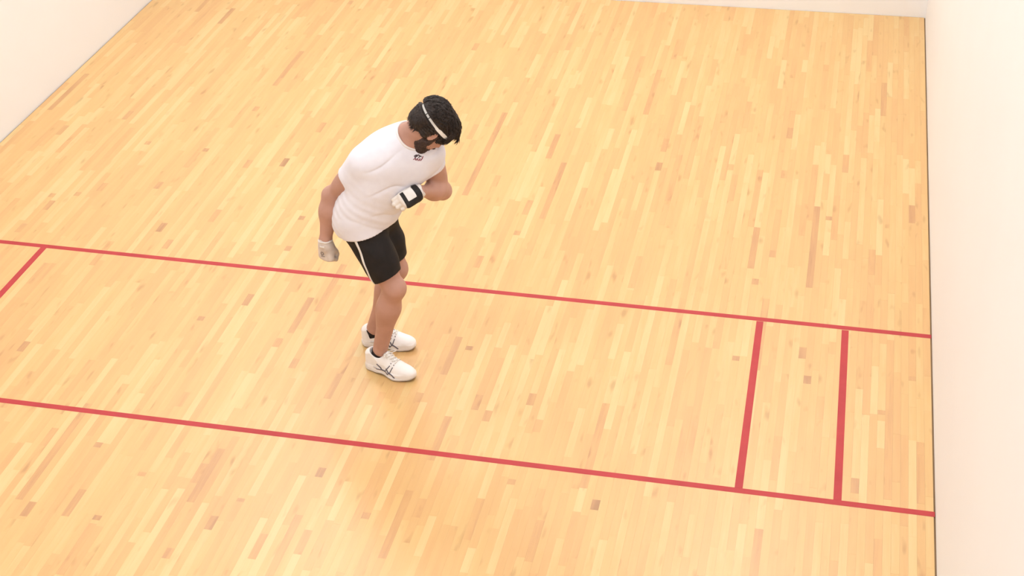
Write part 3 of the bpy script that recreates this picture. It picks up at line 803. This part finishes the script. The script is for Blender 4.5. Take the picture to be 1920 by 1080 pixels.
def patch(name, lift, a0, a1, b0, b1, c0, mat):
    def f(P):
        q = P - wrL; a, b, c = q @ hd_, q @ hs_, q @ hn_
        return np.maximum.reduce([coreL(P) - lift, a0 - a, a - a1, b0 - b, b - b1, c0 - c])
    return surface(name, f, tuple(wrL - .13), tuple(wrL + .13), .0025, M[mat], glL)
patch('wrist_strap', .0034, .000, .024, -.1, .1, -.1, 'black_elastic')
patch('back_panel', .0030, .022, .096, -.050, .036, .002, 'black_elastic')
patch('tab', .0052, .032, .078, -.020, .038, .002, 'white_trim')

# --- socks and shoes
def make_shoe(heel, fw, side, kn, an, lab):
    up = V3(0, 0, 1); lf = np.cross(up, fw); Fs = np.stack([fw, lf, up], 1)
    P_ = lambda f, l, u: heel + Fs @ np.array([f, l * side, u])          # l > 0: inner side of the foot
    def loc(P):
        q = (P - heel) @ Fs; q[:, 1] *= side; return q
    def c2(q, a, b, ra, rb):
        a = np.array(a); b = np.array(b); ba = b - a; pa = q[:, :2] - a; h = np.clip(pa @ ba / (ba @ ba), 0, 1)
        return np.sqrt(((pa - h[:, None] * ba) ** 2).sum(1)) - (ra + (rb - ra) * h)
    def outline(q):
        d = c2(q, (.036, 0), (.10, -.004), .036, .032)
        d = smin(d, c2(q, (.10, -.004), (.200, -.002), .032, .049), .03)
        return smin(d, c2(q, (.200, -.002), (.256, .006), .049, .042), .03)
    def rise(f): return .016 * np.clip((f - .215) / .085, 0, 1) ** 2 + .008 * np.clip((.03 - f) / .03, 0, 1) ** 2
    def arch(f): return .0075 * np.exp(-((f - .115) / .028) ** 2)
    def rbox(d2, z, zc, hz, r):
        a = d2 + r; b = np.abs(z - zc) - hz + r
        return np.minimum(np.maximum(a, b), 0) + np.sqrt(np.maximum(a, 0) ** 2 + np.maximum(b, 0) ** 2) - r
    def top(f): return .030 - .010 * np.clip((f - .05) / .13, 0, 1)
    def sole_s(P):
        q = loc(P); f = q[:, 0]; lo = .005 + rise(f) + arch(f); hi = top(f) + rise(f)
        return rbox(outline(q) - .002, q[:, 2], (lo + hi) / 2, (hi - lo) / 2, .005)
    def out_s(P):
        q = loc(P); f = q[:, 0]; lo = rise(f) + arch(f) + .0005; hi = .0075 + rise(f) + arch(f)
        return rbox(outline(q) + .001, q[:, 2], (lo + hi) / 2, (hi - lo) / 2, .002)
    upPrims = [
        (ell(P_(.050, 0, .056), Fs, (.049, .040, .060)), .03),
        (ell(P_(.048, 0, .092), Fs, (.043, .038, .034)), .03),
        (cone(P_(.085, -.002, .050), P_(.185, -.002, .040), .043, .042), .04),
        (cone(P_(.122, 0, .086), P_(.185, .002, .058), .031, .028), .03),
        (ell(P_(.212, .001, .030), Fs, (.082, .047, .043)), .03),
        (ell(P_(.240, .006, .026), Fs, (.056, .041, .036)), .03),
        (cone(P_(.128, 0, .114), P_(.152, 0, .096), .016, .014), .02),
        (ell(P_(.080, 0, .131), Fs, (.048, .040, .050)), -.010)]
    upper = blend(upPrims); filled = blend(upPrims[:-1])
    def upper_s(P):
        q = loc(P); d = upper(P); d = np.maximum(d, outline(q) + .0005)
        d = np.where(q[:, 2] < .05, smin(d, np.maximum(outline(q) + .003, q[:, 2] - .036), .012), d)
        return np.maximum(d, (top(q[:, 0]) + rise(q[:, 0]) - .006) - q[:, 2])
    lo, hi = np.minimum(P_(-.03, -.08, 0), P_(.33, .08, 0)), np.maximum(P_(-.03, .08, 0), P_(.33, -.08, 0))
    lo = np.minimum(lo, np.minimum(P_(-.03, .08, 0), P_(.33, -.08, 0))) - .02; hi = np.maximum(hi, np.maximum(P_(-.03, -.08, 0), P_(.33, .08, 0))) + .02
    lo[2] = -.008; hi[2] = .16
    shoe = surface('shoe', upper_s, lo, hi, .003, M['shoe'], man); shoe['label'] = lab
    surface('midsole', sole_s, lo, hi, .003, M['sole'], shoe)
    surface('outsole', out_s, lo, hi, .003, M['outsole'], shoe)
    T = bvh_of(shoe)
    R = lambda pts, w, mat='stripe', name='side_stripe', **k: ribbon(name, T, [P_(*p) for p in pts], w, M[mat], shoe, lift=.0011, n=k.pop('n', 16), **k)
    for s in (-1, 1):
        y = .07 * s
        R([(.090, y, .066), (.115, y, .053), (.140, y, .038), (.160, y, .022)], .0075)
        R([(.145, y, .058), (.168, y, .048), (.190, y, .036), (.212, y, .020)], .0080)
        R([(.085, y, .036), (.120, y, .041), (.150, y * .9, .053), (.172, y * .5, .075)], .0052)
        R([(.150, y, .022), (.168, y, .036), (.180, y * .9, .052), (.190, y * .5, .070)], .0050)
        R([(.060, y, .046), (.095, y, .048)], .010, 'mesh_panel', 'mesh_panel')
        for f in (.174, .192):
            R([(f - .003, .030 * s, .13 - f * .25), (f + .003, .030 * s, .13 - f * .25)], .006, 'grey_print', 'eyelet', n=3)
    R([(-.02, 0, .082), (-.02, 0, .108)], .010, 'stripe', 'heel_tab', n=6)
    chains = []
    def on(f, l, lift=.0025):
        c, n, _, _ = T.find_nearest(Vector(P_(f, l, .16 - .30 * f))); return c + n * lift
    fsx = (.128, .146, .164, .182, .198)
    for i, f in enumerate(fsx):
        for s in (1, -1):
            g = fsx[i + 1] if i < 4 else f
            chains.append([(on(g + (f - g) * t, s * .028 * (1 - 2 * t), .003 + .0012 * (s > 0)), .0026) for t in np.linspace(0, 1, 7)])
    k0 = np.array(on(.122, 0, .006)); 
    for s, out in ((1, .045), (-1, -.035)):                      # the bow
        e = k0 + Fs @ np.array([.058 if s > 0 else .016, (.022 if s > 0 else -.036) * side, .016 if s > 0 else -.006]); sd = Fs @ np.array([.004, .014 * side, .006])
        chains.append([(Vector(k0 * (1 - t) ** 2 + (lerp(k0, e, .6) + sd) * 2 * t * (1 - t) + e * t * t), .0024) for t in np.linspace(0, 1, 7)] +
                      [(Vector(e * (1 - t) ** 2 + (lerp(k0, e, .6) - sd * 1.2) * 2 * t * (1 - t) + k0 * t * t), .0024) for t in np.linspace(.15, 1, 7)])
        e2 = k0 + Fs @ np.array([.028, out * .7 * side, -.020])
        chains.append([(Vector(lerp(k0, e2, t) + Fs @ np.array([0, 0, .006 * math.sin(t * 3)])), .0022) for t in np.linspace(0, 1, 6)])
    tube_mesh('lace', chains, M['lace'], shoe, 6)
    sd = unit_(kn - an)
    legs = leg(hipR if side > 0 else hipL, kn, an, fw, -1 if side > 0 else 1, .0035)[5:]
    sk = blend(legs + foot(heel, fw, .0035)); cut = plane(an - sd * .006, sd + fw * .10)
    sock = surface('sock', lambda P: np.maximum(np.maximum(sk(P), cut(P)), filled(P) + .004 - 3.0 * np.maximum(P[:, 2] - .084, 0)), lo + V3(0, 0, .03), hi + V3(0, 0, .05), .0032, M['sock'], man)
    sock['label'] = 'low black ankle sock'
make_shoe(heelR, ftR, 1, kneR, ankR, 'white right court shoe with crossed slate side stripes, nearer the camera')
make_shoe(heelL, ftL, -1, kneL, ankL, 'white left court shoe with slate side stripes, behind the other')
